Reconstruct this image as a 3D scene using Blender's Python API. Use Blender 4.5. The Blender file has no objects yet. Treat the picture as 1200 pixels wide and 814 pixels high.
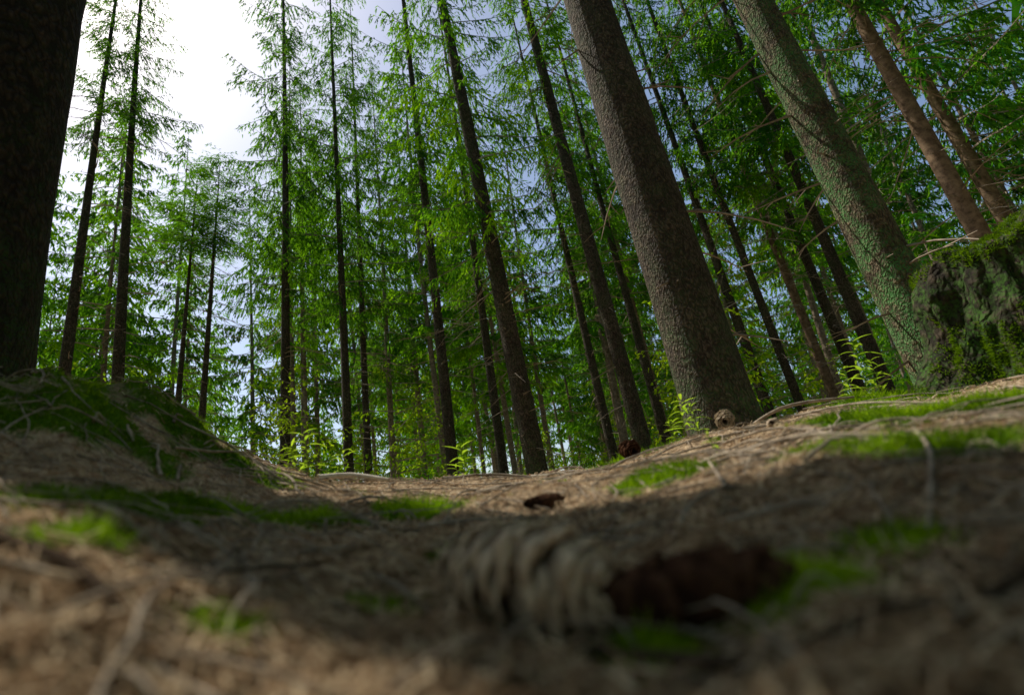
import bpy, math, random
import numpy as np
from mathutils import Vector, Matrix
random.seed(7); rng=np.random.default_rng(11)
S=bpy.context.scene
COL=S.collection
SUN_AZ=math.radians(-55); SUN_EL=math.radians(54)

# ---------------------------------------------------------------- helpers
def new_obj(name,me,parent=None,mats=()):
    o=bpy.data.objects.new(name,me); COL.objects.link(o)
    if parent is not None: o.parent=parent
    return o
def empty(name,loc=(0,0,0)):
    o=bpy.data.objects.new(name,None); COL.objects.link(o); o.location=loc; o.empty_display_size=.2
    return o
def mesh_np(name,V,Fc,mats=(),smooth=False,matidx=None,fattr=None,vattr=None):
    V=np.asarray(V,dtype=np.float32); Fc=np.asarray(Fc,dtype=np.int32)
    n,k=Fc.shape
    me=bpy.data.meshes.new(name)
    me.vertices.add(len(V)); me.vertices.foreach_set("co",V.ravel())
    me.loops.add(n*k); me.loops.foreach_set("vertex_index",Fc.ravel())
    me.polygons.add(n); me.polygons.foreach_set("loop_start",np.arange(n,dtype=np.int32)*k)
    try: me.polygons.foreach_set("loop_total",np.full(n,k,dtype=np.int32))
    except Exception: pass
    for m in mats: me.materials.append(m)
    if matidx is not None: me.polygons.foreach_set("material_index",np.asarray(matidx,dtype=np.int32))
    me.polygons.foreach_set("use_smooth",np.full(n,smooth,dtype=bool))
    me.update(calc_edges=True)
    if fattr is not None:
        a=me.attributes.new("shade",'FLOAT','FACE'); a.data.foreach_set("value",np.asarray(fattr,dtype=np.float32))
    if vattr is not None:
        for nm,arr in vattr.items():
            a=me.attributes.new(nm,'FLOAT','POINT'); a.data.foreach_set("value",np.asarray(arr,dtype=np.float32))
    return me
def hsh(ix,iy,s):
    n=(ix.astype(np.int64)*374761393+iy.astype(np.int64)*668265263+s*2246822519)&0xffffffff
    n=((n^(n>>13))*1274126177)&0xffffffff
    n=n^(n>>16)
    return (n&0xffffff)/float(0xffffff)
def vn(x,y,s=0):
    x=np.asarray(x,float);y=np.asarray(y,float)
    xi=np.floor(x);yi=np.floor(y);fx=x-xi;fy=y-yi
    fx=fx*fx*(3-2*fx);fy=fy*fy*(3-2*fy)
    a=hsh(xi,yi,s);b=hsh(xi+1,yi,s);c=hsh(xi,yi+1,s);d=hsh(xi+1,yi+1,s)
    return (a*(1-fx)+b*fx)*(1-fy)+(c*(1-fx)+d*fx)*fy*1.0-0.5
def ss(x,a,b):
    t=np.clip((x-a)/(b-a),0,1); return t*t*(3-2*t)
# ---------------------------------------------------------------- terrain function
_az=np.arange(-180,181,1.)
_e=np.interp(_az,[-180,-90,-60,-50,-42,-34,-26.5,-15,0,12,21,30,36,45,60,90,180],[2,6,11,12.5,11.5,9.2,7.0,5.5,4.5,4.3,5.4,6.1,5.3,4.4,4,3,2])
_k=np.exp(-np.linspace(-2,2,9)**2); _k/=_k.sum()
_e=np.convolve(np.pad(_e,4,mode='edge'),_k,'valid')
CH=.09
def pillow(x,y):
    return np.abs(vn(x*5,y*5,31))*2
def mound(x,y):
    az=np.degrees(np.arctan2(x,y)); r=np.hypot(x,y)
    return ss(-az,21,33)*ss(-az,115,70)*ss(r,.85,1.25)*ss(r,4,2.5)
def ground(x,y):
    x=np.asarray(x,float);y=np.asarray(y,float)
    r=np.hypot(x,y); az=np.degrees(np.arctan2(x,y))
    e=np.interp(az,_az,_e)
    rc=1.6+.65*ss(az,16,34)*ss(az,120,80)
    zc=rc*np.tan(np.radians(e))
    t=r/rc
    z1=-CH+(zc+CH)*t
    zf=-.35+.25*vn(x*.12,y*.12,3)*2*ss(r,5,20)+2.2*vn(x*.02+5,y*.02,4)*ss(r,20,70)
    f=1/(1+((r-rc)/1.7)**2)
    z2=zf+(zc-zf)*f
    z=np.where(t<1,z1,z2)
    a=ss(r,.08,.9)
    z=z+.04*vn(x*2.2,y*2.2,5)*a+.035*vn(x*6,y*6,6)*(.25+.75*a)+.016*vn(x*19,y*19,7)+.006*vn(x*55,y*55,8)
    m=mound(x,y)
    z=z+m*(.07+.11*(.7-pillow(x,y))+.08*vn(x*9,y*9,12)+.035*vn(x*22,y*22,14))
    return z
def P(azd,r,dz=0):
    a=math.radians(azd); x=r*math.sin(a); y=r*math.cos(a)
    return Vector((x,y,float(ground(x,y))+dz))
MOSS=[(10.9,1.62,.15,1.4),(-22.4,.74,.085,1.7),(-12.5,.84,.07,1.5),(-39,.44,.05,1.3),(37,1.04,.18,1.5),(41,1.35,.22,1.4),(23,.30,.05,1.3),(34.7,2.2,.28,1.3),(30,.36,.05,1.1),(5,.33,.04,1.),(-30,.8,.12,1.2),(-36,.65,.08,1.2),(14,.75,.08,1.2),(-7,.5,.05,1.),(-16,.36,.05,1.),(44,1.0,.14,1.3),(-28,.3,.04,1.),(9,.25,.025,1.1),(34,.6,.07,1.1),(-18,1.1,.08,1.),(26,.7,.06,1.1),(2,1.15,.05,.9),(-26,1.2,.1,1.1)]
def mossm(x,y):
    x=np.asarray(x,float);y=np.asarray(y,float)
    m=mound(x,y)*.86
    for a,r,s,w in MOSS:
        a=math.radians(a); cx,cy=r*math.sin(a),r*math.cos(a)
        m=np.maximum(m,w*np.exp(-((x-cx)**2+(y-cy)**2)/(s*s)))
    r=np.hypot(x,y)
    m=m+.65*vn(x*7,y*7,21)+.35*vn(x*2.5,y*2.5,22)+.2*ss(r,2.2,3.5)+.45*vn(x*25,y*25,23)+.08
    return m

# ---------------------------------------------------------------- materials
def mat(name):
    m=bpy.data.materials.new(name); m.use_nodes=True
    nt=m.node_tree
    for n in list(nt.nodes): nt.nodes.remove(n)
    out=nt.nodes.new("ShaderNodeOutputMaterial"); b=nt.nodes.new("ShaderNodeBsdfPrincipled")
    nt.links.new(b.outputs[0],out.inputs[0])
    return m,nt,b,out
def noise(nt,co,scale,detail=3,rough=.6):
    n=nt.nodes.new("ShaderNodeTexNoise"); n.inputs["Scale"].default_value=scale; n.inputs["Detail"].default_value=detail; n.inputs["Roughness"].default_value=rough
    if co: nt.links.new(co,n.inputs["Vector"])
    return n.outputs["Fac"]
def ramp(nt,fac,stops):
    n=nt.nodes.new("ShaderNodeValToRGB"); cr=n.color_ramp
    while len(cr.elements)<len(stops): cr.elements.new(.5)
    for e,(p,c) in zip(cr.elements,stops):
        e.position=p; e.color=(*c,1) if len(c)==3 else c
    nt.links.new(fac,n.inputs[0]); return n.outputs[0]
def mix(nt,f,a,b,mode='MIX'):
    n=nt.nodes.new("ShaderNodeMix"); n.data_type='RGBA'; n.blend_type=mode
    for s,v in ((n.inputs[0],f),(n.inputs[6],a),(n.inputs[7],b)):
        if isinstance(v,bpy.types.NodeSocket): nt.links.new(v,s)
        else: s.default_value=v if not isinstance(v,tuple) else (*v,1)
    return n.outputs[2]
def mth(nt,op,a,b=0,c=0):
    n=nt.nodes.new("ShaderNodeMath"); n.operation=op
    for s,v in zip(n.inputs,(a,b,c)):
        if isinstance(v,bpy.types.NodeSocket): nt.links.new(v,s)
        else: s.default_value=v
    return n.outputs[0]
def bump(nt,b,h,st=.5,dist=.02):
    n=nt.nodes.new("ShaderNodeBump"); n.inputs["Strength"].default_value=st; n.inputs["Distance"].default_value=dist
    nt.links.new(h,n.inputs["Height"]); nt.links.new(n.outputs[0],b.inputs["Normal"])
def attr(nt,nm):
    n=nt.nodes.new("ShaderNodeAttribute"); n.attribute_name=nm; return n.outputs["Fac"]
def objco(nt):
    return nt.nodes.new("ShaderNodeTexCoord").outputs["Object"]
def orand(nt): return nt.nodes.new("ShaderNodeObjectInfo").outputs["Random"]

def leaf_mat(name,stops,trans=.4,tcol=(.16,.30,.02),robj=.35,tm=.5):
    m,nt,b,out=mat(name)
    nt.nodes.remove(b)
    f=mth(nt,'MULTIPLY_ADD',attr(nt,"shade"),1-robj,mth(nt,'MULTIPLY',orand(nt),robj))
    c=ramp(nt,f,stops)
    b=nt.nodes.new("ShaderNodeBsdfDiffuse"); nt.links.new(c,b.inputs[0])
    t=nt.nodes.new("ShaderNodeBsdfTranslucent")
    tc=mix(nt,tm,c,tcol); nt.links.new(tc,t.inputs[0])
    ms=nt.nodes.new("ShaderNodeMixShader"); ms.inputs[0].default_value=trans
    nt.links.new(b.outputs[0],ms.inputs[1]); nt.links.new(t.outputs[0],ms.inputs[2]); nt.links.new(ms.outputs[0],out.inputs[0])
    return m
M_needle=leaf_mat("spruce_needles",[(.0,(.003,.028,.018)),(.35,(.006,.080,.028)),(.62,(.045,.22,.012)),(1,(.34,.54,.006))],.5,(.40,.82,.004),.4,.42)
M_young=leaf_mat("understory_leaves",[(.0,(.03,.13,.01)),(.5,(.17,.34,.010)),(1,(.42,.56,.012))],.5,(.6,.85,.02))
M_moss=leaf_mat("moss_leaves",[(.0,(.012,.035,.003)),(.5,(.09,.18,.006)),(1,(.36,.54,.010))],.35,(.30,.52,.01),0)
M_sprout=leaf_mat("sprout_leaves",[(.0,(.16,.34,.02)),(1,(.40,.58,.04))],.5,(.6,.85,.04),.2)

def bark_mat(name,dark,light,green,gamt,sc=1.,gh=2.0,near=True):
    m,nt,b,out=mat(name)
    co=objco(nt)
    if not near:
        nt.nodes.remove(b); b=nt.nodes.new("ShaderNodeBsdfDiffuse"); nt.links.new(b.outputs[0],out.inputs[0])
        c=ramp(nt,noise(nt,co,14,3,.7),[(.3,dark),(.68,light)])
        nt.links.new(c,b.inputs[0]); return m
    mp=nt.nodes.new("ShaderNodeMapping"); mp.inputs["Scale"].default_value=(1,1,.6); nt.links.new(co,mp.inputs[0])
    v=nt.nodes.new("ShaderNodeTexVoronoi"); v.feature='F1'; v.inputs["Scale"].default_value=60*sc
    dn=nt.nodes.new("ShaderNodeTexNoise"); dn.inputs["Scale"].default_value=25; dn.inputs["Detail"].default_value=2; nt.links.new(mp.outputs[0],dn.inputs[0])
    va=nt.nodes.new("ShaderNodeVectorMath"); va.operation='MULTIPLY_ADD'; nt.links.new(dn.outputs["Color"],va.inputs[0]); va.inputs[1].default_value=(.06,.06,.06); nt.links.new(mp.outputs[0],va.inputs[2])
    nt.links.new(va.outputs[0],v.inputs["Vector"])
    flake=ramp(nt,v.outputs["Distance"],[(.15,(1,1,1)),(.7,(0,0,0))])
    n1=noise(nt,mp.outputs[0],20,4,.75); n2=noise(nt,co,2.3,1); n3=noise(nt,co,90,1,.7)
    c=ramp(nt,n1,[(.3,dark),(.66,light)])
    c=mix(nt,ramp(nt,n2,[(.35,(0,0,0)),(.65,(1,1,1))]),c,mix(nt,.5,c,tuple(x*.6 for x in dark)))
    c=mix(nt,mth(nt,'MULTIPLY',mth(nt,'SUBTRACT',1,flake),.85),c,tuple(x*.3 for x in dark))
    sep=nt.nodes.new("ShaderNodeSeparateXYZ"); nt.links.new(co,sep.inputs[0])
    hf=mth(nt,'SUBTRACT',1,mth(nt,'DIVIDE',sep.outputs[2],gh)); hf=mth(nt,'MAXIMUM',hf,.25)
    g=mth(nt,'MULTIPLY',mth(nt,'MULTIPLY',ramp(nt,noise(nt,co,5,5,.8),[(.42,(0,0,0)),(.62,(1,1,1))]),hf),gamt)
    gl=mth(nt,'MULTIPLY',g,ramp(nt,n3,[(.35,(0,0,0)),(.6,(1,1,1))]))
    gl=mth(nt,'MINIMUM',gl,.85)
    c=mix(nt,gl,c,green)
    nt.links.new(c,b.inputs["Base Color"]); b.inputs["Roughness"].default_value=.9; b.inputs["Specular IOR Level"].default_value=.2
    h=mth(nt,'ADD',mth(nt,'MULTIPLY',flake,.9),mth(nt,'MULTIPLY',n1,.8))
    bump(nt,b,h,1.,.012)
    return m
M_bark=bark_mat("spruce_bark",(.06,.045,.034),(.26,.20,.15),(.06,.15,.04),1.1)
M_barkf=bark_mat("spruce_bark_distant",(.09,.07,.055),(.36,.29,.23),(.04,.09,.03),.7,near=False)
M_barkg=bark_mat("mossy_bark",(.08,.065,.04),(.40,.31,.20),(.07,.22,.06),1.8,1.,7.)
M_barko=bark_mat("reddish_bark",(.08,.056,.04),(.30,.215,.145),(.05,.10,.03),.4,near=False)
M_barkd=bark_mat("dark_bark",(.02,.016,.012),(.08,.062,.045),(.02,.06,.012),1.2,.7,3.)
M_stump=bark_mat("mossy_stump_bark",(.02,.016,.011),(.10,.075,.05),(.04,.10,.012),1.6,.6,3.)
def simple(name,stops,scale=20,trans=0.,at=None):
    m,nt,b,out=mat(name); co=objco(nt); n=noise(nt,co,scale,3,.7)
    f=n if at is None else mth(nt,'ADD',mth(nt,'MULTIPLY',attr(nt,at),.75),mth(nt,'MULTIPLY',mth(nt,'SUBTRACT',n,.35),.6))
    nt.nodes.remove(b); b=nt.nodes.new("ShaderNodeBsdfDiffuse")
    c=ramp(nt,f,stops); nt.links.new(c,b.inputs[0])
    if trans>0:
        t=nt.nodes.new("ShaderNodeBsdfTranslucent"); nt.links.new(c,t.inputs[0])
        ms=nt.nodes.new("ShaderNodeMixShader"); ms.inputs[0].default_value=trans
        nt.links.new(b.outputs[0],ms.inputs[1]); nt.links.new(t.outputs[0],ms.inputs[2]); nt.links.new(ms.outputs[0],out.inputs[0])
    else: nt.links.new(b.outputs[0],out.inputs[0])
    return m
M_twig=simple("dead_twig",[(.3,(.14,.11,.085)),(.7,(.44,.37,.29))],8)
M_litter=simple("needle_litter",[(.0,(.07,.042,.024)),(.35,(.36,.24,.14)),(1,(.88,.74,.52))],30,.3,"shade")
M_gtwig=simple("ground_twig",[(.25,(.06,.046,.034)),(.75,(.50,.42,.33))],30)
M_pale=simple("pale_wood",[(.25,(.40,.35,.28)),(.75,(.80,.73,.62))],40)
M_root=simple("root_wood",[(.25,(.02,.013,.010)),(.75,(.09,.065,.045))],40)
M_cone=simple("weathered_cone",[(.0,(.05,.034,.024)),(.4,(.26,.20,.145)),(1,(.76,.63,.47))],150,0,"edge")
M_coned=simple("brown_cone",[(.0,(.010,.006,.004)),(.5,(.04,.02,.013)),(1,(.13,.065,.038))],120,0,"edge")
m,nt,b,out=mat("forest_floor"); M_ground=m
nt.nodes.remove(b); b=nt.nodes.new("ShaderNodeBsdfDiffuse"); nt.links.new(b.outputs[0],out.inputs[0])
co=objco(nt)
nA=noise(nt,co,4,2,.65); nB=noise(nt,co,45,4,.75); nC=noise(nt,co,220,2,.7)
c=ramp(nt,nB,[(.28,(.05,.032,.02)),(.46,(.26,.18,.11)),(.60,(.56,.43,.29)),(.8,(.84,.74,.58))])
c2=ramp(nt,nC,[(.3,(.05,.034,.021)),(.7,(.64,.50,.34))])
c=mix(nt,.45,c,c2)
c=mix(nt,ramp(nt,nA,[(.50,(0,0,0)),(.75,(1,1,1))]),c,mix(nt,.5,c,(.06,.042,.026)))
g=ramp(nt,nC,[(.25,(.012,.03,.004)),(.5,(.055,.12,.008)),(.8,(.15,.27,.012))])
mm=ramp(nt,mth(nt,'ADD',attr(nt,"moss"),mth(nt,'MULTIPLY',mth(nt,'SUBTRACT',nB,.5),.7)),[(.52,(0,0,0)),(.70,(1,1,1))])
c=mix(nt,mm,c,g)
nt.links.new(c,b.inputs[0])
bump(nt,b,nB,.4,.010)

# ---------------------------------------------------------------- ground sheet
nr,na=330,600
rad=np.concatenate([np.geomspace(.03,4,230),np.geomspace(4.1,450,nr-230)])
an=np.linspace(-math.pi,math.pi,na,endpoint=False)
Rg,Ag=np.meshgrid(rad,an,indexing='ij')
X=Rg*np.sin(Ag);Y=Rg*np.cos(Ag);Z=ground(X,Y)
V=np.stack([X.ravel(),Y.ravel(),Z.ravel()],1)
i=np.arange(nr-1)[:,None]*na; j=np.arange(na)[None,:]; j2=(j+1)%na
Fq=np.stack([(i+j),(i+na+j),(i+na+j2),(i+j2)],-1).reshape(-1,4)[:,::-1]
me=mesh_np("forest_floor",V,Fq,[M_ground],True,vattr={"moss":mossm(V[:,0],V[:,1])})
gobj=new_obj("forest_floor",me)

# ---------------------------------------------------------------- tubes
class Tubes:
    def __init__(s,sides=5): s.V=[];s.F=[];s.n=0;s.k=sides
    def add(s,pts,rads):
        k=s.k; pts=[Vector(p) for p in pts]; up=Vector((.3,.2,1)) 
        for q,(p,r) in enumerate(zip(pts,rads)):
            t=(pts[min(q+1,len(pts)-1)]-pts[max(q-1,0)]).normalized()
            a=t.cross(up); 
            if a.length<.1: a=t.cross(Vector((1,0,0)))
            a.normalize(); bb=t.cross(a)
            for w in range(k):
                an=2*math.pi*w/k; v=p+(a*math.cos(an)+bb*math.sin(an))*r
                s.V.append((v.x,v.y,v.z))
        for q in range(len(pts)-1):
            for w in range(k):
                w2=(w+1)%k; o=s.n+q*k
                s.F.append((o+w,o+w2,o+k+w2,o+k+w))
        s.n+=len(pts)*k
    def mesh(s,name,mats,smooth=True): return mesh_np(name,s.V,s.F,mats,smooth)
# ---------------------------------------------------------------- trunks
def trunk_mesh(name,R,H,m,sides=16,flare=.5,bend=.0,seed=0,rings=None,near=False):
    r_=random.Random(seed)
    zs=[0,.06,.13,.22,.34,.5,.7,1.0,1.4]+list(np.linspace(1.9,H,26 if not near else 70))
    V=[];k=sides; ph=[r_.uniform(0,6.28) for _ in range(6)]
    for z in zs:
        zz=max(z-.0,0)
        base=R*(1-.93*(z/H)**1.05)
        fl=flare*R*math.exp(-zz/.28)
        cx=bend*math.sin(z*.22+ph[0])-bend*math.sin(ph[0]); cy=bend*math.sin(z*.17+ph[1])-bend*math.sin(ph[1])
        for w in range(k):
            a=2*math.pi*w/k
            lob=1+.06*math.sin(2*a+ph[2]+z*.3)+.04*math.sin(3*a+ph[3]-z*.5)
            kn=(float(vn(a*3+9*z,z*4,seed))*.06) if near else 0
            rr=base*(lob+kn)+fl*(.7+.7*max(0,math.sin(2.5*a+ph[4])))*(1+.4*math.sin(4*a+ph[5]))
            V.append((cx+rr*math.cos(a),cy+rr*math.sin(a),z))
    Fs=[(q*k+w,q*k+(w+1)%k,(q+1)*k+(w+1)%k,(q+1)*k+w) for q in range(len(zs)-1) for w in range(k)]
    return mesh_np(name,V,Fs,[m],True)
# ---------------------------------------------------------------- crown meshes
def crown_mesh(name,H,Lmax,nb,seed,profile="spruce",dens=1.,sprig=(.11,.034),m=M_needle,droop=.35,omit=.12,hang=.15,tw=(.1,1.3)):
    g=np.random.default_rng(seed)
    Vs=[];Fs=[];sh=[];mi=[];n0=0
    def quads(p,d,w,l,tip,shade,mid):
        nonlocal n0
        n=len(p)
        Vq=np.stack([p-w,p+w,p+d*l+w*tip,p+d*l-w*tip],1).reshape(-1,3)
        Vs.append(Vq);Fs.append(np.arange(n*4).reshape(n,4)+n0);sh.append(shade);mi.append(np.full(n,mid));n0+=n*4
    for bi in range(nb):
        t=(bi+g.random())/nb
        if g.random()<omit: continue
        z=H*t
        if profile=="spruce": L=Lmax*(.12+.88*(1-t)**.75)*(.55+.45*min(1,t/.12))*g.uniform(.6,1.1)
        else: L=Lmax*g.uniform(.5,1.1)*(.3+.7*math.sin(math.pi*min(.97,.15+.8*t)))
        phi=g.uniform(0,6.283)
        up=g.uniform(-.25,.15)+t*.5
        s=np.linspace(0,1,6)
        er=np.array([math.cos(phi),math.sin(phi),0]);et=np.array([-math.sin(phi),math.cos(phi),0]);ez=np.array([0,0,1.])
        wob=g.uniform(-.15,.15)*L
        def pos(s):
            rr=L*s; zz=z+L*(up*s-droop*s**1.6+droop*.55*s**3.2)
            return rr[:,None]*er+zz[:,None]*ez+(wob*s*s)[:,None]*et
        C=pos(s)
        d=C[1:]-C[:-1]; l=np.linalg.norm(d,axis=1)[:,None]; d/=l
        th=(.012*L/1.5+.003)*(1-s[:-1]*.8)
        quads(C[:-1],d,ez*th[:,None],l,.85,np.full(5,.3),1)
        nt_=max(4,int(L*22*math.sqrt(dens)))
        ts=np.sort(g.uniform(.08,1,nt_)); side=np.where(np.arange(nt_)%2==0,1.,-1.)
        o=pos(ts)
        tl=(.10+.36*L/1.6*(1.05-ts)**.7*np.minimum(1,ts/.3+.3))*g.uniform(.6,1.2,nt_)
        ang=g.uniform(.5,1.2,nt_)
        dr=-g.uniform(tw[0],tw[1],nt_)
        td=er*np.cos(ang)[:,None]+et*(side*np.sin(ang))[:,None]+ez*dr[:,None]
        td/=np.linalg.norm(td,axis=1)[:,None]
        bs=g.uniform(.0,.8)
        ns=np.maximum(3,(tl/.022*math.sqrt(dens)).astype(int)); idx=np.repeat(np.arange(nt_),ns); n=len(idx)
        f=g.random(n)
        sag=(f**2*tl[idx]*.3)
        p=o[idx]+td[idx]*(f*tl[idx])[:,None]-ez*sag[:,None]
        d=td[idx]*1.0+g.normal(0,.36,(n,3))-ez*hang; d/=np.linalg.norm(d,axis=1)[:,None]
        w=np.cross(d,g.normal(0,1,(n,3))); w/=np.linalg.norm(w,axis=1)[:,None]+1e-6
        quads(p,d,w*(sprig[1]*.5*g.uniform(.6,1.2,n))[:,None],(sprig[0]*g.uniform(.5,1.2,n))[:,None],.35,
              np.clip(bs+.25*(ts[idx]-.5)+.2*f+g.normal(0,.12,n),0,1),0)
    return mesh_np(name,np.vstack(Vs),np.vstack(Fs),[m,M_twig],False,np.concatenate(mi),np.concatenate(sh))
nsp=(.08,.026)
kw=dict(sprig=nsp,hang=.45,tw=(.3,2.0))
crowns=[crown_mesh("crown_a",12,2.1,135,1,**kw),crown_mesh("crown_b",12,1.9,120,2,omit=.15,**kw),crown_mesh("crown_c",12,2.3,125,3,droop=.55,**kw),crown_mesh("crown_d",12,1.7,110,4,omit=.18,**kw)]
kf=dict(dens=.42,sprig=(.14,.055),hang=.5,tw=(.3,1.8))
crown_far=[crown_mesh("crown_far_a",12,2.4,110,5,**kf),crown_mesh("crown_far_b",12,2.1,95,6,omit=.16,**kf),crown_mesh("crown_far_c",12,2.6,105,7,droop=.55,**kf)]
ks=dict(dens=.14,sprig=(.28,.12),hang=.5,tw=(.3,1.6))
crown_side=[crown_mesh("crown_side_a",12,2.6,100,15,**ks),crown_mesh("crown_side_b",12,2.4,90,16,**ks),crown_mesh("crown_side_c",12,2.8,95,17,droop=.5,**ks)]
young=[crown_mesh("young_a",3.2,.9,60,8,dens=.6,sprig=(.08,.03)),crown_mesh("young_b",2.4,.8,50,9,dens=.6,sprig=(.08,.03))]
bush=[crown_mesh("bush_a",3.0,1.0,46,10,"bush",.3,sprig=(.06,.04),m=M_young,droop=.15),crown_mesh("bush_b",4.2,1.2,60,12,"bush",.25,sprig=(.07,.045),m=M_young,droop=.15)]
def dead_mesh(name,seed,n=70,H=7.,Lm=1.1,sub=6):
    r_=random.Random(seed); T=Tubes(3)
    for q in range(n):
        z=H*(q+r_.random())/n; a=r_.uniform(0,6.28); L=Lm*r_.uniform(.15,1)*(.5+.5*z/H)
        dx,dy=math.cos(a),math.sin(a); up=r_.uniform(-.35,.25); cv=r_.uniform(.1,.5); wb=r_.uniform(-.25,.25)
        def pt(s): return (dx*L*s-dy*wb*L*s*s, dy*L*s+dx*wb*L*s*s, z+L*(up*s-cv*s*s))
        T.add([pt(s) for s in (0,.25,.5,.75,1)],[.009,.008,.006,.0045,.002])
        for _ in range(int(L*sub)):
            s=r_.uniform(.25,.95); p=pt(s); l=r_.uniform(.1,.35)*L; b=a+r_.choice([-1,1])*r_.uniform(.4,1.1); dz=r_.uniform(-.7,.1)
            T.add([p,(p[0]+math.cos(b)*l*.5,p[1]+math.sin(b)*l*.5,p[2]+dz*l*.4),(p[0]+math.cos(b)*l,p[1]+math.sin(b)*l,p[2]+dz*l)],[.004,.003,.0016])
    return T.mesh(name,[M_twig],False)
dead=[dead_mesh("dead_a",1,60),dead_mesh("dead_b",2,45),dead_mesh("dead_c",3,70,7,1.3)]

def place(o,base,d,z,sc,rot):
    d=Vector(d).normalized(); q=Vector((0,0,1)).rotation_difference(d)
    o.matrix_local=Matrix.Translation(Vector(base)+d*z)@q.to_matrix().to_4x4()@Matrix.Rotation(rot,4,'Z')@Matrix.Diagonal((sc[0],sc[0],sc[1],1))
def spruce(x,y,lx,ly,dia,H,hc,m=M_bark,seed=0,near=False,cs=1.,ci=0,dead_i=0,name="spruce_tree",flare=.5,deadfrom=.8,par=None):
    r_=random.Random(seed); z=float(ground(x,y))-.06
    E=empty(name,(x,y,z)) 
    d=Vector((lx,ly,1))
    tm=trunk_mesh("trunk",dia/2,H,m,28 if near else 14,flare,.04 if not near else .02,seed,near=near)
    t=new_obj("trunk",tm,E); place(t,(0,0,0),d,0,(1,1),0)
    c=new_obj("crown",crowns[ci],E); place(c,(0,0,0),d,hc,(cs,(H+.4-hc)/12),r_.uniform(0,6.28))
    if dead_i is not None:
        b=new_obj("dead_branches",dead[dead_i],E); place(b,(0,0,0),d,deadfrom,(.9+dia,(hc+1.0-deadfrom)/7),r_.uniform(0,6.28))
    return E
HERO=[
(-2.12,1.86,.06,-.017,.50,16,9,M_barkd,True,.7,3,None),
(-6.63,7.49,.016,.014,.19,13.5,7.5,M_bark,False,.6,1,1),
(-6.04,7.97,-.013,-.01,.21,13.5,7.5,M_bark,False,.65,3,0),
(-6.08,9.17,.033,.021,.15,7.9,5.8,M_bark,False,.8,1,1),
(-5.76,9.37,.03,.017,.17,8.3,6.1,M_bark,False,.8,2,0),
(-4.5,10.04,.009,.004,.21,17,5.5,M_bark,False,.9,0,2),
(-5.91,13.79,.012,.005,.20,16,5,M_barkf,False,.9,1,0),
(-5.64,13.9,.007,.003,.20,15,5.5,M_barkf,False,.9,2,1),
(-3.44,10.45,.014,.004,.21,16,5.0,M_bark,False,.9,0,0),
(-3.37,11.52,.013,.004,.19,15,5,M_bark,False,.9,1,2),
(-3.87,15.53,.016,.004,.20,17,4.5,M_barkf,False,.9,2,1),
(-1.24,8.91,.006,.001,.22,16,5.8,M_bark,False,.85,3,0),
(-.52,10.99,-.008,0,.21,15,5.0,M_bark,False,.9,1,2),
(.13,7.0,-.056,-.001,.30,14,4.0,M_bark,False,.75,2,2),
(1.71,10.87,-.038,.005,.20,15,5.5,M_bark,False,.9,0,0),
(1.58,7.33,-.042,.008,.26,16,7.0,M_bark,False,.75,1,1),
(2.74,10.66,-.049,.011,.20,16,5.5,M_bark,False,.9,3,0),
(1.25,3.38,-.051,.017,.46,15,9,M_bark,True,.6,3,1),
(4.13,9.11,-.05,.02,.20,15,5.4,M_bark,False,.9,1,0),
(4.58,8.88,-.06,.02,.17,16,5.5,M_bark,False,.9,3,2),
(5.5,9.5,-.05,.02,.18,16,4.6,M_barko,False,.9,0,0),
(5.83,9.33,-.05,.02,.2,16,4.6,M_bark,False,.9,1,2),
(5.6,8.3,-.05,.02,.21,15,5.0,M_bark,False,.9,2,1),
(2.64,3.33,-.065,.045,.34,16,8,M_barkg,True,.7,3,0),
(4.56,4.64,-.05,.03,.20,16,5.0,M_barko,False,1.,1,2),
(6.5,6.2,-.05,.03,.22,17,4.0,M_barko,False,1.,0,2),
]
for q,h in enumerate(HERO):
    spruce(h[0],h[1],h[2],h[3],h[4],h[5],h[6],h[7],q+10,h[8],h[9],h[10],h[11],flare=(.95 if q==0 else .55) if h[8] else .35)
# ---- surrounding forest (one mass)
FE=empty("distant_forest")
tmesh=[trunk_mesh("trunk",.12,18,M_barkf,8,.3,.08,s) for s in (101,102,103)]+[trunk_mesh("trunk",.13,18,M_barko,8,.3,.05,104)]
def ftree(x,y,s,crset,hcf,dd=True,cs=1.,tall=1.,bare=False):
    z=float(ground(x,y))-.06; H=18*s*tall; hc=H*hcf
    t=new_obj("trunk",random.choice(tmesh),FE); rot=random.uniform(0,6.28)
    lean=(random.gauss(-.005,.015),random.gauss(0,.015),1)
    base=(x,y,z); place(t,base,lean,0,(s,s*tall),rot)
    c=new_obj("crown",random.choice(crset),FE); place(c,base,lean,hc,(s*cs,(H+.3-hc)/12),rot)
    if dd:
        b=new_obj("dead_branches",random.choice(dead),FE); place(b,base,lean,.5,(1.0*s,(hc+.5)/7),rot+1)
pts=[(h[0],h[1]) for h in HERO]
sx,sy=math.sin(SUN_AZ),math.cos(SUN_AZ)
def ok(x,y,md):
    return all((x-a)**2+(y-b_)**2>md*md for a,b_ in pts)
def corridor(x,y,lo_=-1.6,hi_=4.8,a1=18):
    q=x*sy-y*sx; al=x*sx+y*sy
    return al>1 and al<a1 and lo_<q<hi_
cnt=0
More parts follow.
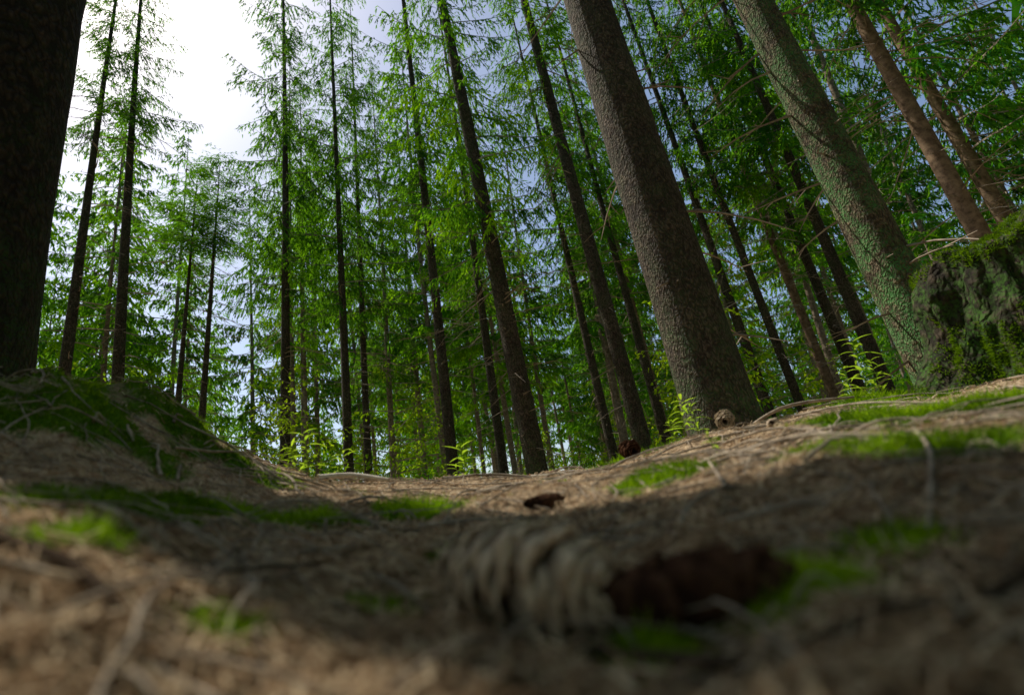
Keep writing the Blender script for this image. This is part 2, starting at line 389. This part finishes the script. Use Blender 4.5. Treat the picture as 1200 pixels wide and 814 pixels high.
for tries in range(6000):
    azr=random.uniform(-60,60); r=12+64*random.random()**1.05
    x,y=r*math.sin(math.radians(azr)),r*math.cos(math.radians(azr))
    if r<15 and random.random()<.5: continue
    if corridor(x,y): continue
    if -37<azr<-25 and r<50 and random.random()<.7: continue
    if vn(x*.07+3,y*.07,90)>.2: continue
    if not ok(x,y,1.7 if r<40 else 2.5): continue
    pts.append((x,y))
    s=random.uniform(.7,1.1)
    ftree(x,y,s,crowns if r<14 else (crown_far if r<40 else crown_side),random.uniform(.12,.42) if r>20 else random.uniform(.28,.42),r<19,1.1)
    cnt+=1
    if cnt>265: break
# unseen trees added on the sun side so their crowns shade the foreground
for x,y,hcf,st in [(-5.83,2.13,.36,crown_side),(-7.68,3.67,.3,crown_side),(-4.59,.77,.30,crown_side),(-6.86,.66,.3,crown_side),(-4.46,-.78,.25,crown_side),(-9.26,2.47,.3,crown_side)]:
    pts.append((x,y)); ftree(x,y,.95,st,hcf,False,.84)
# forest closing in behind and beside, added to block ambient sky light
cnt=0
for tries in range(3000):
    azr=random.uniform(55,300); r=3.2+20*random.random()**.8
    x,y=r*math.sin(math.radians(azr)),r*math.cos(math.radians(azr))
    if corridor(x,y,-3.6,6,22) or not ok(x,y,1.9): continue
    pts.append((x,y)); ftree(x,y,random.uniform(.75,1.1),crown_side,random.uniform(.12,.25) if r>6 else .26,False,1.1); cnt+=1
    if cnt>62: break
UE=empty("understory_bushes")
for q in range(120):
    azr=random.uniform(-50,50); r=random.uniform(8,32)
    x,y=r*math.sin(math.radians(azr)),r*math.cos(math.radians(azr))
    if not ok(x,y,.5): continue
    isb=random.random()<.7
    o=new_obj("bush" if isb else "young_spruce",random.choice(bush if isb else young),UE)
    s=random.uniform(.5,1.25)
    place(o,(x,y,float(ground(x,y))-.1),(random.gauss(0,.05),random.gauss(0,.05),1),0,(s,s),random.uniform(0,6.28))

# ---------------------------------------------------------------- litter
def scatter(n,r0,r1,a0=-75,a1=75,p=1.0):
    u=rng.random(n); r=r0*(r1/r0)**(u**p); a=np.radians(rng.uniform(a0,a1,n))
    return r*np.sin(a),r*np.cos(a),r
n=170000
x,y,r=scatter(n,.13,3.0,p=.65)
mk=mossm(x,y)<.6+rng.normal(0,.12,n); x=x[mk];y=y[mk];r=r[mk];n=len(x)
z=ground(x,y)+rng.uniform(.0005,.006,n)
th=rng.uniform(0,2*math.pi,n); d=np.stack([np.cos(th),np.sin(th),rng.normal(0,.28,n)],1)
e_=.01; gx=(ground(x+e_,y)-ground(x-e_,y))/(2*e_); gy=(ground(x,y+e_)-ground(x,y-e_))/(2*e_)
d[:,2]+=d[:,0]*gx+d[:,1]*gy; d/=np.linalg.norm(d,axis=1)[:,None]
w=np.cross(d,np.stack([rng.normal(0,.5,n),rng.normal(0,.5,n),np.ones(n)],1)); w/=np.linalg.norm(w,axis=1)[:,None]
L=rng.uniform(.008,.018,n)*(1+.5*ss(r,1,3)); W=rng.uniform(.0005,.0009,n)*(1+.9*ss(r,.6,2.5))
chip=rng.random(n)<.015; L[chip]*=.45; W[chip]*=4
p=np.stack([x,y,z],1)
V=np.stack([p-w*W[:,None],p+w*W[:,None],p+d*L[:,None]+w*W[:,None]*.6,p+d*L[:,None]-w*W[:,None]*.6],1).reshape(-1,3)
me=mesh_np("needle_litter",V,np.arange(n*4).reshape(n,4),[M_litter],False,fattr=rng.random(n)**1.4)
new_obj("needle_litter",me)
n=420000
x,y,r=scatter(n,.15,3.2,p=.62)
mk=mossm(x,y)>.60+rng.normal(0,.08,n); x=x[mk];y=y[mk];r=r[mk];n=len(x)
hgt=(mossm(x,y)-.5).clip(0,1)
z=ground(x,y)-.002
d=np.stack([rng.normal(0,.8,n),rng.normal(0,.8,n),np.ones(n)],1); d/=np.linalg.norm(d,axis=1)[:,None]
w=np.cross(d,rng.normal(0,1,(n,3))); w/=np.linalg.norm(w,axis=1)[:,None]
L=rng.uniform(.005,.015,n)*(.6+1.8*hgt)*(1+.3*ss(r,.8,2)); W=rng.uniform(.0007,.0014,n)*(1+1.2*ss(r,.6,2.2))
p=np.stack([x,y,z],1)
V=np.stack([p-w*W[:,None],p+w*W[:,None],p+d*L[:,None]],1).reshape(-1,3)
shd=np.clip(.48+vn(x*14,y*14,41)*1.1+rng.normal(0,.18,n)+.3*(hgt-.2)-.3*mound(x,y),0,1)
new_obj("moss",mesh_np("moss",V,np.arange(n*3).reshape(n,3),[M_moss],False,fattr=shd))
T=Tubes(5)
def twig(azd,r,L,rad,th,arch=.01,tt=T,fork=True):
    a=math.radians(azd);cx,cy=r*math.sin(a),r*math.cos(a); npt=9; bend=random.uniform(-.25,.25)
    pts_=[];rs=[]
    off=random.uniform(0,100)
    for q in range(npt):
        s=q/(npt-1)-.5; t2=th+bend*s
        x=cx+math.cos(t2)*L*s+float(vn(off+q*.9,1,5))*L*.05; y=cy+math.sin(t2)*L*s+float(vn(off+q*.9,7,6))*L*.05
        pts_.append([x,y,0]); rs.append(rad*(1-.65*q/npt)*(1+.25*float(vn(off+q*2,3,9))))
    zz=[float(ground(p_[0],p_[1])) for p_ in pts_]
    z0,z1=zz[0],zz[-1]; lift=max(max(zz[q]-(z0+(z1-z0)*q/(npt-1)) for q in range(npt))*.6,0)
    for q in range(npt): pts_[q][2]=max(z0+(z1-z0)*q/(npt-1)+lift, zz[q]-rad*.3)+rad*.5+arch*math.sin(math.pi*q/(npt-1))
    tt.add(pts_,rs)
    if fork:
        for _ in range(random.choice([0,1,2,3])):
            q=random.randint(2,npt-2); p0=pts_[q]; b=th+random.choice([-1,1])*random.uniform(.4,1.); l=L*random.uniform(.12,.35)
            p1=(p0[0]+math.cos(b)*l,p0[1]+math.sin(b)*l); zg=float(ground(*p1))+.003
            tt.add([p0,((p0[0]+p1[0])/2,(p0[1]+p1[1])/2,(p0[2]+zg)/2+.004),(p1[0],p1[1],zg)],[rs[q]*.6,rs[q]*.45,rs[q]*.2])
for q in range(1300):
    r=.17*(2.9/.17)**(random.random()**.5)
    twig(random.uniform(-62,62),r,min(random.uniform(.04,.34)*(.3+r*.5),.45),random.choice([.0009,.0012,.0016,.0024])*(.5+.7*min(r,1.3)),random.uniform(0,6.28),random.choice([0,.004,.012]))
new_obj("twig_litter",T.mesh("twig_litter",[M_gtwig]))
def branch(pl,rad,m,name="fallen_branch"):
    tt=Tubes(8)
    C=[P(a,r,h) for a,r,h in pl]
    pts_=[];rs=[]
    n=len(C)
    for q in range(n-1):
        p0=C[max(q-1,0)];p1=C[q];p2=C[q+1];p3=C[min(q+2,n-1)]
        for s in np.linspace(0,1,7)[:-1]:
            s=float(s)
            pts_.append(.5*((2*p1)+(p2-p0)*s+(2*p0-5*p1+4*p2-p3)*s*s+(3*p1-p0-3*p2+p3)*s**3))
    pts_.append(C[-1]); 
    for q in range(len(pts_)): rs.append(rad*(1-.6*q/len(pts_))*(1+.3*float(vn(q*.8,2,77))))
    tt.add(pts_,rs); return new_obj(name,tt.mesh(name,[m]))
branch([(-21,1.40,.02),(-18,1.42,.024),(-14.3,1.38,.018)],.009,M_pale)
branch([(-27.5,.48,.006),(-26.8,.36,.006),(-25.8,.24,.004)],.003,M_gtwig)
branch([(34.4,.75,.008),(34.9,.55,.010),(33,.36,.006)],.0028,M_gtwig)
branch([(-1,.265,.002),(8,.24,.004),(18.5,.225,.004),(27,.245,.006),(36,.29,.006),(41,.34,.01)],.0035,M_root)
branch([(-45,.42,.012),(-40,.34,.01),(-36,.28,.004)],.005,M_root)
branch([(-33,.36,.006),(-25,.4,.012),(-17,.5,.008)],.002,M_root)
branch([(-8,.22,.002),(-9.5,.32,.006),(-4,.42,.006)],.0022,M_gtwig)
branch([(20,.9,.01),(26,.75,.02),(33,.68,.012)],.003,M_gtwig)
branch([(18.5,.55,.006),(17.5,.75,.01)],.003,M_gtwig)
branch([(26,1.6,.02),(31,1.45,.03),(37,1.3,.02)],.004,M_gtwig)
branch([(20,2.0,.02),(25,1.9,.04),(31,2.0,.03)],.008,M_gtwig)
branch([(0,1.55,.01),(6,1.45,.015),(9,1.3,.01)],.004,M_pale)
branch([(-9,1.5,.01),(-4,1.55,.015),(1,1.5,.01)],.005,M_gtwig)

# ---------------------------------------------------------------- cones
def cone_mesh(name,L,R,m,n=120,open_=.6,seed=0):
    r_=random.Random(seed); V=[];Fs=[];ed=[]
    def prof(t): return R*(max(0,math.sin(math.pi*(.10+.84*t)))**.65)*(1-.18*t)
    for q in range(n):
        t=(q+.5)/n; a=q*math.radians(137.508)+r_.uniform(-.12,.12); rp=prof(t)*r_.uniform(.92,1.06); core=rp*.38
        rad=np.array([0,math.cos(a),math.sin(a)]); tan=np.array([0,-math.sin(a),math.cos(a)]); ax=np.array([1.,0,0])
        op=(open_+r_.uniform(-.18,.18))*(1-.45*t)
        d=ax*math.cos(op)+rad*math.sin(op); nrm=rad*math.cos(op)-ax*math.sin(op)
        p0=ax*(t*L*.88-.5*L)+rad*core
        Ls=max((rp-core)/max(math.sin(op),.3),R*.35)*r_.uniform(.9,1.1); Wd=min(R*.36,rp*.5)
        base=len(V)
        us=[0,.3,.6,.85,1.]; ws=[.35,.8,1.,.75,.25]
        for u,wf in zip(us,ws):
            for c_ in (-1,-.5,0,.5,1):
                v=p0+d*(Ls*u)+tan*(Wd*wf*c_)-nrm*(Wd*.45*c_*c_*wf)+nrm*(-.12*Ls*max(0,u-.6)/.4)
                V.append(tuple(v)); ed.append(min(1,u**2.2+.2*abs(c_)*u))
        for u in range(4):
            for c_ in range(4):
                o=base+u*5+c_; Fs.append((o,o+1,o+6,o+5))
    base=len(V);k=10
    for q in range(12):
        t=q/11
        for w in range(k):
            a=2*math.pi*w/k; rr=prof(t)*.42+.0005; V.append((t*L*.9-.5*L,rr*math.cos(a),rr*math.sin(a))); ed.append(0)
    for q in range(11):
        for w in range(k): Fs.append((base+q*k+w,base+q*k+(w+1)%k,base+(q+1)*k+(w+1)%k,base+(q+1)*k+w))
    return mesh_np(name,V,Fs,[m],True,vattr={"edge":ed})
def cone(azd,r,dz,L,R,yaw,pitch,m,open_=.6,seed=0,n=120):
    o=new_obj("spruce_cone",cone_mesh("spruce_cone",L,R,m,n,open_,seed))
    md=o.modifiers.new("thick",'SOLIDIFY'); md.thickness=R*.035; md.offset=0
    o.location=P(azd,r,dz); o.rotation_euler=(random.uniform(0,6),math.radians(pitch),math.radians(yaw)); return o
cone(-2.4,.295,.026,.102,.033,-35,10,M_cone,.9,1,118)
cone(11.8,.28,.018,.092,.025,5,0,M_coned,.6,2,130)
cone(10.1,1.46,.034,.07,.030,-75,12,M_coned,.8,3,100)
cone(19.9,1.66,.036,.08,.032,-110,20,M_cone,.8,4,100)
cone(.8,.72,.010,.05,.015,15,5,M_coned,.6,5)
cone(24,1.35,.016,.06,.018,60,5,M_cone,.7,6)

# ---------------------------------------------------------------- sprouts
M_stem=simple("green_stem",[(.3,(.12,.18,.03)),(.7,(.22,.28,.06))],30)
def sprout(azd,r,h,nl,seed,spread=1.,name="willowherb_sprout"):
    r_=random.Random(seed); V=[];Fs=[];sh=[];mi=[]
    def leaf(p,d,l,w,sag,s):
        d=Vector(d).normalized(); side=d.cross(Vector((0,0,1))).normalized(); nn=side.cross(d)
        base=len(V); K=7
        for q in range(K):
            u=q/(K-1); ww=w*math.sin(math.pi*min(.985,.06+.93*u**.8))
            c=Vector(p)+d*(l*u)+Vector((0,0,-sag*l*u*u))
            for k_ in (-1,0,1): V.append(tuple(c+side*(ww*k_)+nn*(abs(k_)*ww*.35)))
        for q in range(K-1):
            for k_ in (0,1):
                o=base+q*3+k_; Fs.append((o,o+1,o+4,o+3)); sh.append(s); mi.append(0)
    lx,ly=r_.uniform(-.2,.2),r_.uniform(-.2,.2)
    def st(u): return Vector((lx*h*u*u,ly*h*u*u,h*u))
    for q in range(6):
        a,b_=st(q/6),st((q+1)/6); base=len(V); rr=.0016*(1-.1*q)
        for c in (a,b_):
            for w in range(4): V.append((c.x+rr*math.cos(w*1.57),c.y+rr*math.sin(w*1.57),c.z))
        for w in range(4): Fs.append((base+w,base+(w+1)%4,base+4+(w+1)%4,base+4+w)); sh.append(.3); mi.append(1)
    for q in range(nl):
        u=.25+.75*q/(nl-1); a=q*2.4+r_.uniform(-.3,.3); el=r_.uniform(.1,.5)+.7*max(0,u-.7)
        l=h*r_.uniform(.38,.6)*spread*(1-.35*max(0,u-.6))
        leaf(st(u),(math.cos(a),math.sin(a),el),l,l*.08,r_.uniform(.1,.6),r_.uniform(.2,1))
    o=new_obj(name,mesh_np(name,V,Fs,[M_sprout,M_stem],True,mi,sh)); o.location=P(azd,r,-.004); return o
sprout(-21.8,1.6,.13,14,1); sprout(-19.2,1.55,.09,12,2); sprout(-23,1.7,.10,11,3)
sprout(-6.4,1.75,.13,15,4); sprout(-5,1.8,.09,11,5); sprout(-7.3,1.85,.09,12,45)
sprout(16.0,1.62,.12,16,6); sprout(17.2,1.68,.10,12,7); sprout(15,1.7,.08,9,8)
sprout(32.2,2.45,.27,20,9,.7); sprout(30.8,2.6,.2,16,10,.7); sprout(33.2,2.5,.19,14,11,.7)
sprout(-36,1.9,.12,12,12); sprout(18.3,.9,.04,8,13); sprout(33,.6,.04,7,14)

# ---------------------------------------------------------------- stump
def stump():
    V=[];k=96;zs=np.linspace(0,1,44); H=.60;R=.25
    for z in zs:
        for w in range(k):
            a=2*math.pi*w/k
            top=H*(1+.10*math.cos(a-.3)+.16*float(vn(a*2.2,1,3)))+.05*float(vn(a*9,2,4))
            hz=z*top
            rr=R*(1.0-.15*z)+.24*math.exp(-hz/.12)*(.45+.8*math.sin(2.5*a+1)**2)+.05*math.sin(3*a+.5)*(1-z*.4)
            rr+=.05*float(vn(a*4,hz*7,51))+.035*float(vn(a*16,hz*5,52))+.02*float(vn(a*30,hz*25,53))
            V.append((rr*math.cos(a),rr*math.sin(a),hz))
    for q,f in enumerate((.93,.7,.4,.15)):
        for w in range(k):
            vx,vy,vz=V[(len(zs)-1)*k+w]; V.append((vx*f,vy*f,(H*1.0+(vz-H)*f)+.02-.03*(1-f)+.05*float(vn(vx*f*12,vy*f*12,9))))
    nr_=len(zs)+4
    Fs=[(q*k+w,q*k+(w+1)%k,(q+1)*k+(w+1)%k,(q+1)*k+w) for q in range(nr_-1) for w in range(k)]
    E=empty("mossy_stump"); E.location=P(44.0,2.42,-.07)
    V=np.array(V); o=new_obj("stump_wood",mesh_np("stump_wood",V,Fs,[M_stump],True),E)
    Fa=np.array(Fs); n=60000; fi=rng.integers(0,len(Fa),n); q4=V[Fa[fi]]; u=rng.random((n,2))
    p=(q4[:,0]*(1-u[:,:1])+q4[:,1]*u[:,:1])*(1-u[:,1:])+(q4[:,3]*(1-u[:,:1])+q4[:,2]*u[:,:1])*u[:,1:]
    nm=np.cross(q4[:,1]-q4[:,0],q4[:,3]-q4[:,0]); nm/=np.linalg.norm(nm,axis=1)[:,None]+1e-9
    an=np.arctan2(p[:,1],p[:,0])
    dens=.9*ss(p[:,2],.46,.60)+.8*ss(p[:,2],.25,.02)+.9*vn(an*3,p[:,2]*9,61)+.6*vn(an*12,p[:,2]*30,62)+.2
    mk=dens>.5+rng.normal(0,.1,n); p=p[mk];nm=nm[mk];n=len(p)
    d=nm+rng.normal(0,.5,(n,3)); d/=np.linalg.norm(d,axis=1)[:,None]
    w=np.cross(d,rng.normal(0,1,(n,3))); w/=np.linalg.norm(w,axis=1)[:,None]
    Lq=rng.uniform(.008,.020,n)[:,None]; W=.0018
    VV=np.stack([p-w*W,p+w*W,p+d*Lq],1).reshape(-1,3)
    new_obj("stump_moss",mesh_np("stump_moss",VV,np.arange(n*3).reshape(n,3),[M_moss],False,fattr=np.clip(.3+rng.normal(0,.2,n),0,1)),E)
stump()

# ---------------------------------------------------------------- light
w=bpy.data.worlds.new("World"); S.world=w; w.use_nodes=True; nt=w.node_tree
bg=nt.nodes["Background"]; sk=nt.nodes.new("ShaderNodeTexSky"); sk.sky_type='NISHITA'; sk.sun_disc=False
sk.sun_elevation=SUN_EL; sk.sun_rotation=SUN_AZ; sk.dust_density=1.9; sk.air_density=1.0
nt.links.new(sk.outputs[0],bg.inputs[0]); bg.inputs[1].default_value=.15
sd=Vector((math.sin(SUN_AZ)*math.cos(SUN_EL),math.cos(SUN_AZ)*math.cos(SUN_EL),math.sin(SUN_EL)))
ld=bpy.data.lights.new("sun",'SUN'); ld.energy=5; ld.angle=math.radians(.5); ld.color=(1,.93,.80)
lo=bpy.data.objects.new("sun",ld); COL.objects.link(lo); lo.rotation_euler=sd.to_track_quat('Z','Y').to_euler(); lo.location=sd*50

# ---------------------------------------------------------------- camera
TH=math.radians(17.6); RO=math.radians(8.5)
R0=Vector((1,0,0));U0=Vector((0,-math.sin(TH),math.cos(TH)));FW=Vector((0,math.cos(TH),math.sin(TH)))
RR=math.cos(RO)*R0-math.sin(RO)*U0; UU=math.sin(RO)*R0+math.cos(RO)*U0
cd=bpy.data.cameras.new("camera"); cam=bpy.data.objects.new("camera",cd); COL.objects.link(cam)
cam.matrix_world=Matrix((( RR.x,UU.x,-FW.x,0),(RR.y,UU.y,-FW.y,0),(RR.z,UU.z,-FW.z,0),(0,0,0,1)))
cd.lens=19.2; cd.sensor_width=36; cd.clip_start=.01; cd.clip_end=2000
cd.dof.use_dof=True; cd.dof.focus_distance=4.0; cd.dof.aperture_fstop=3.2
S.camera=cam
S.view_settings.view_transform='Standard'; S.view_settings.look='None'; S.view_settings.exposure=0
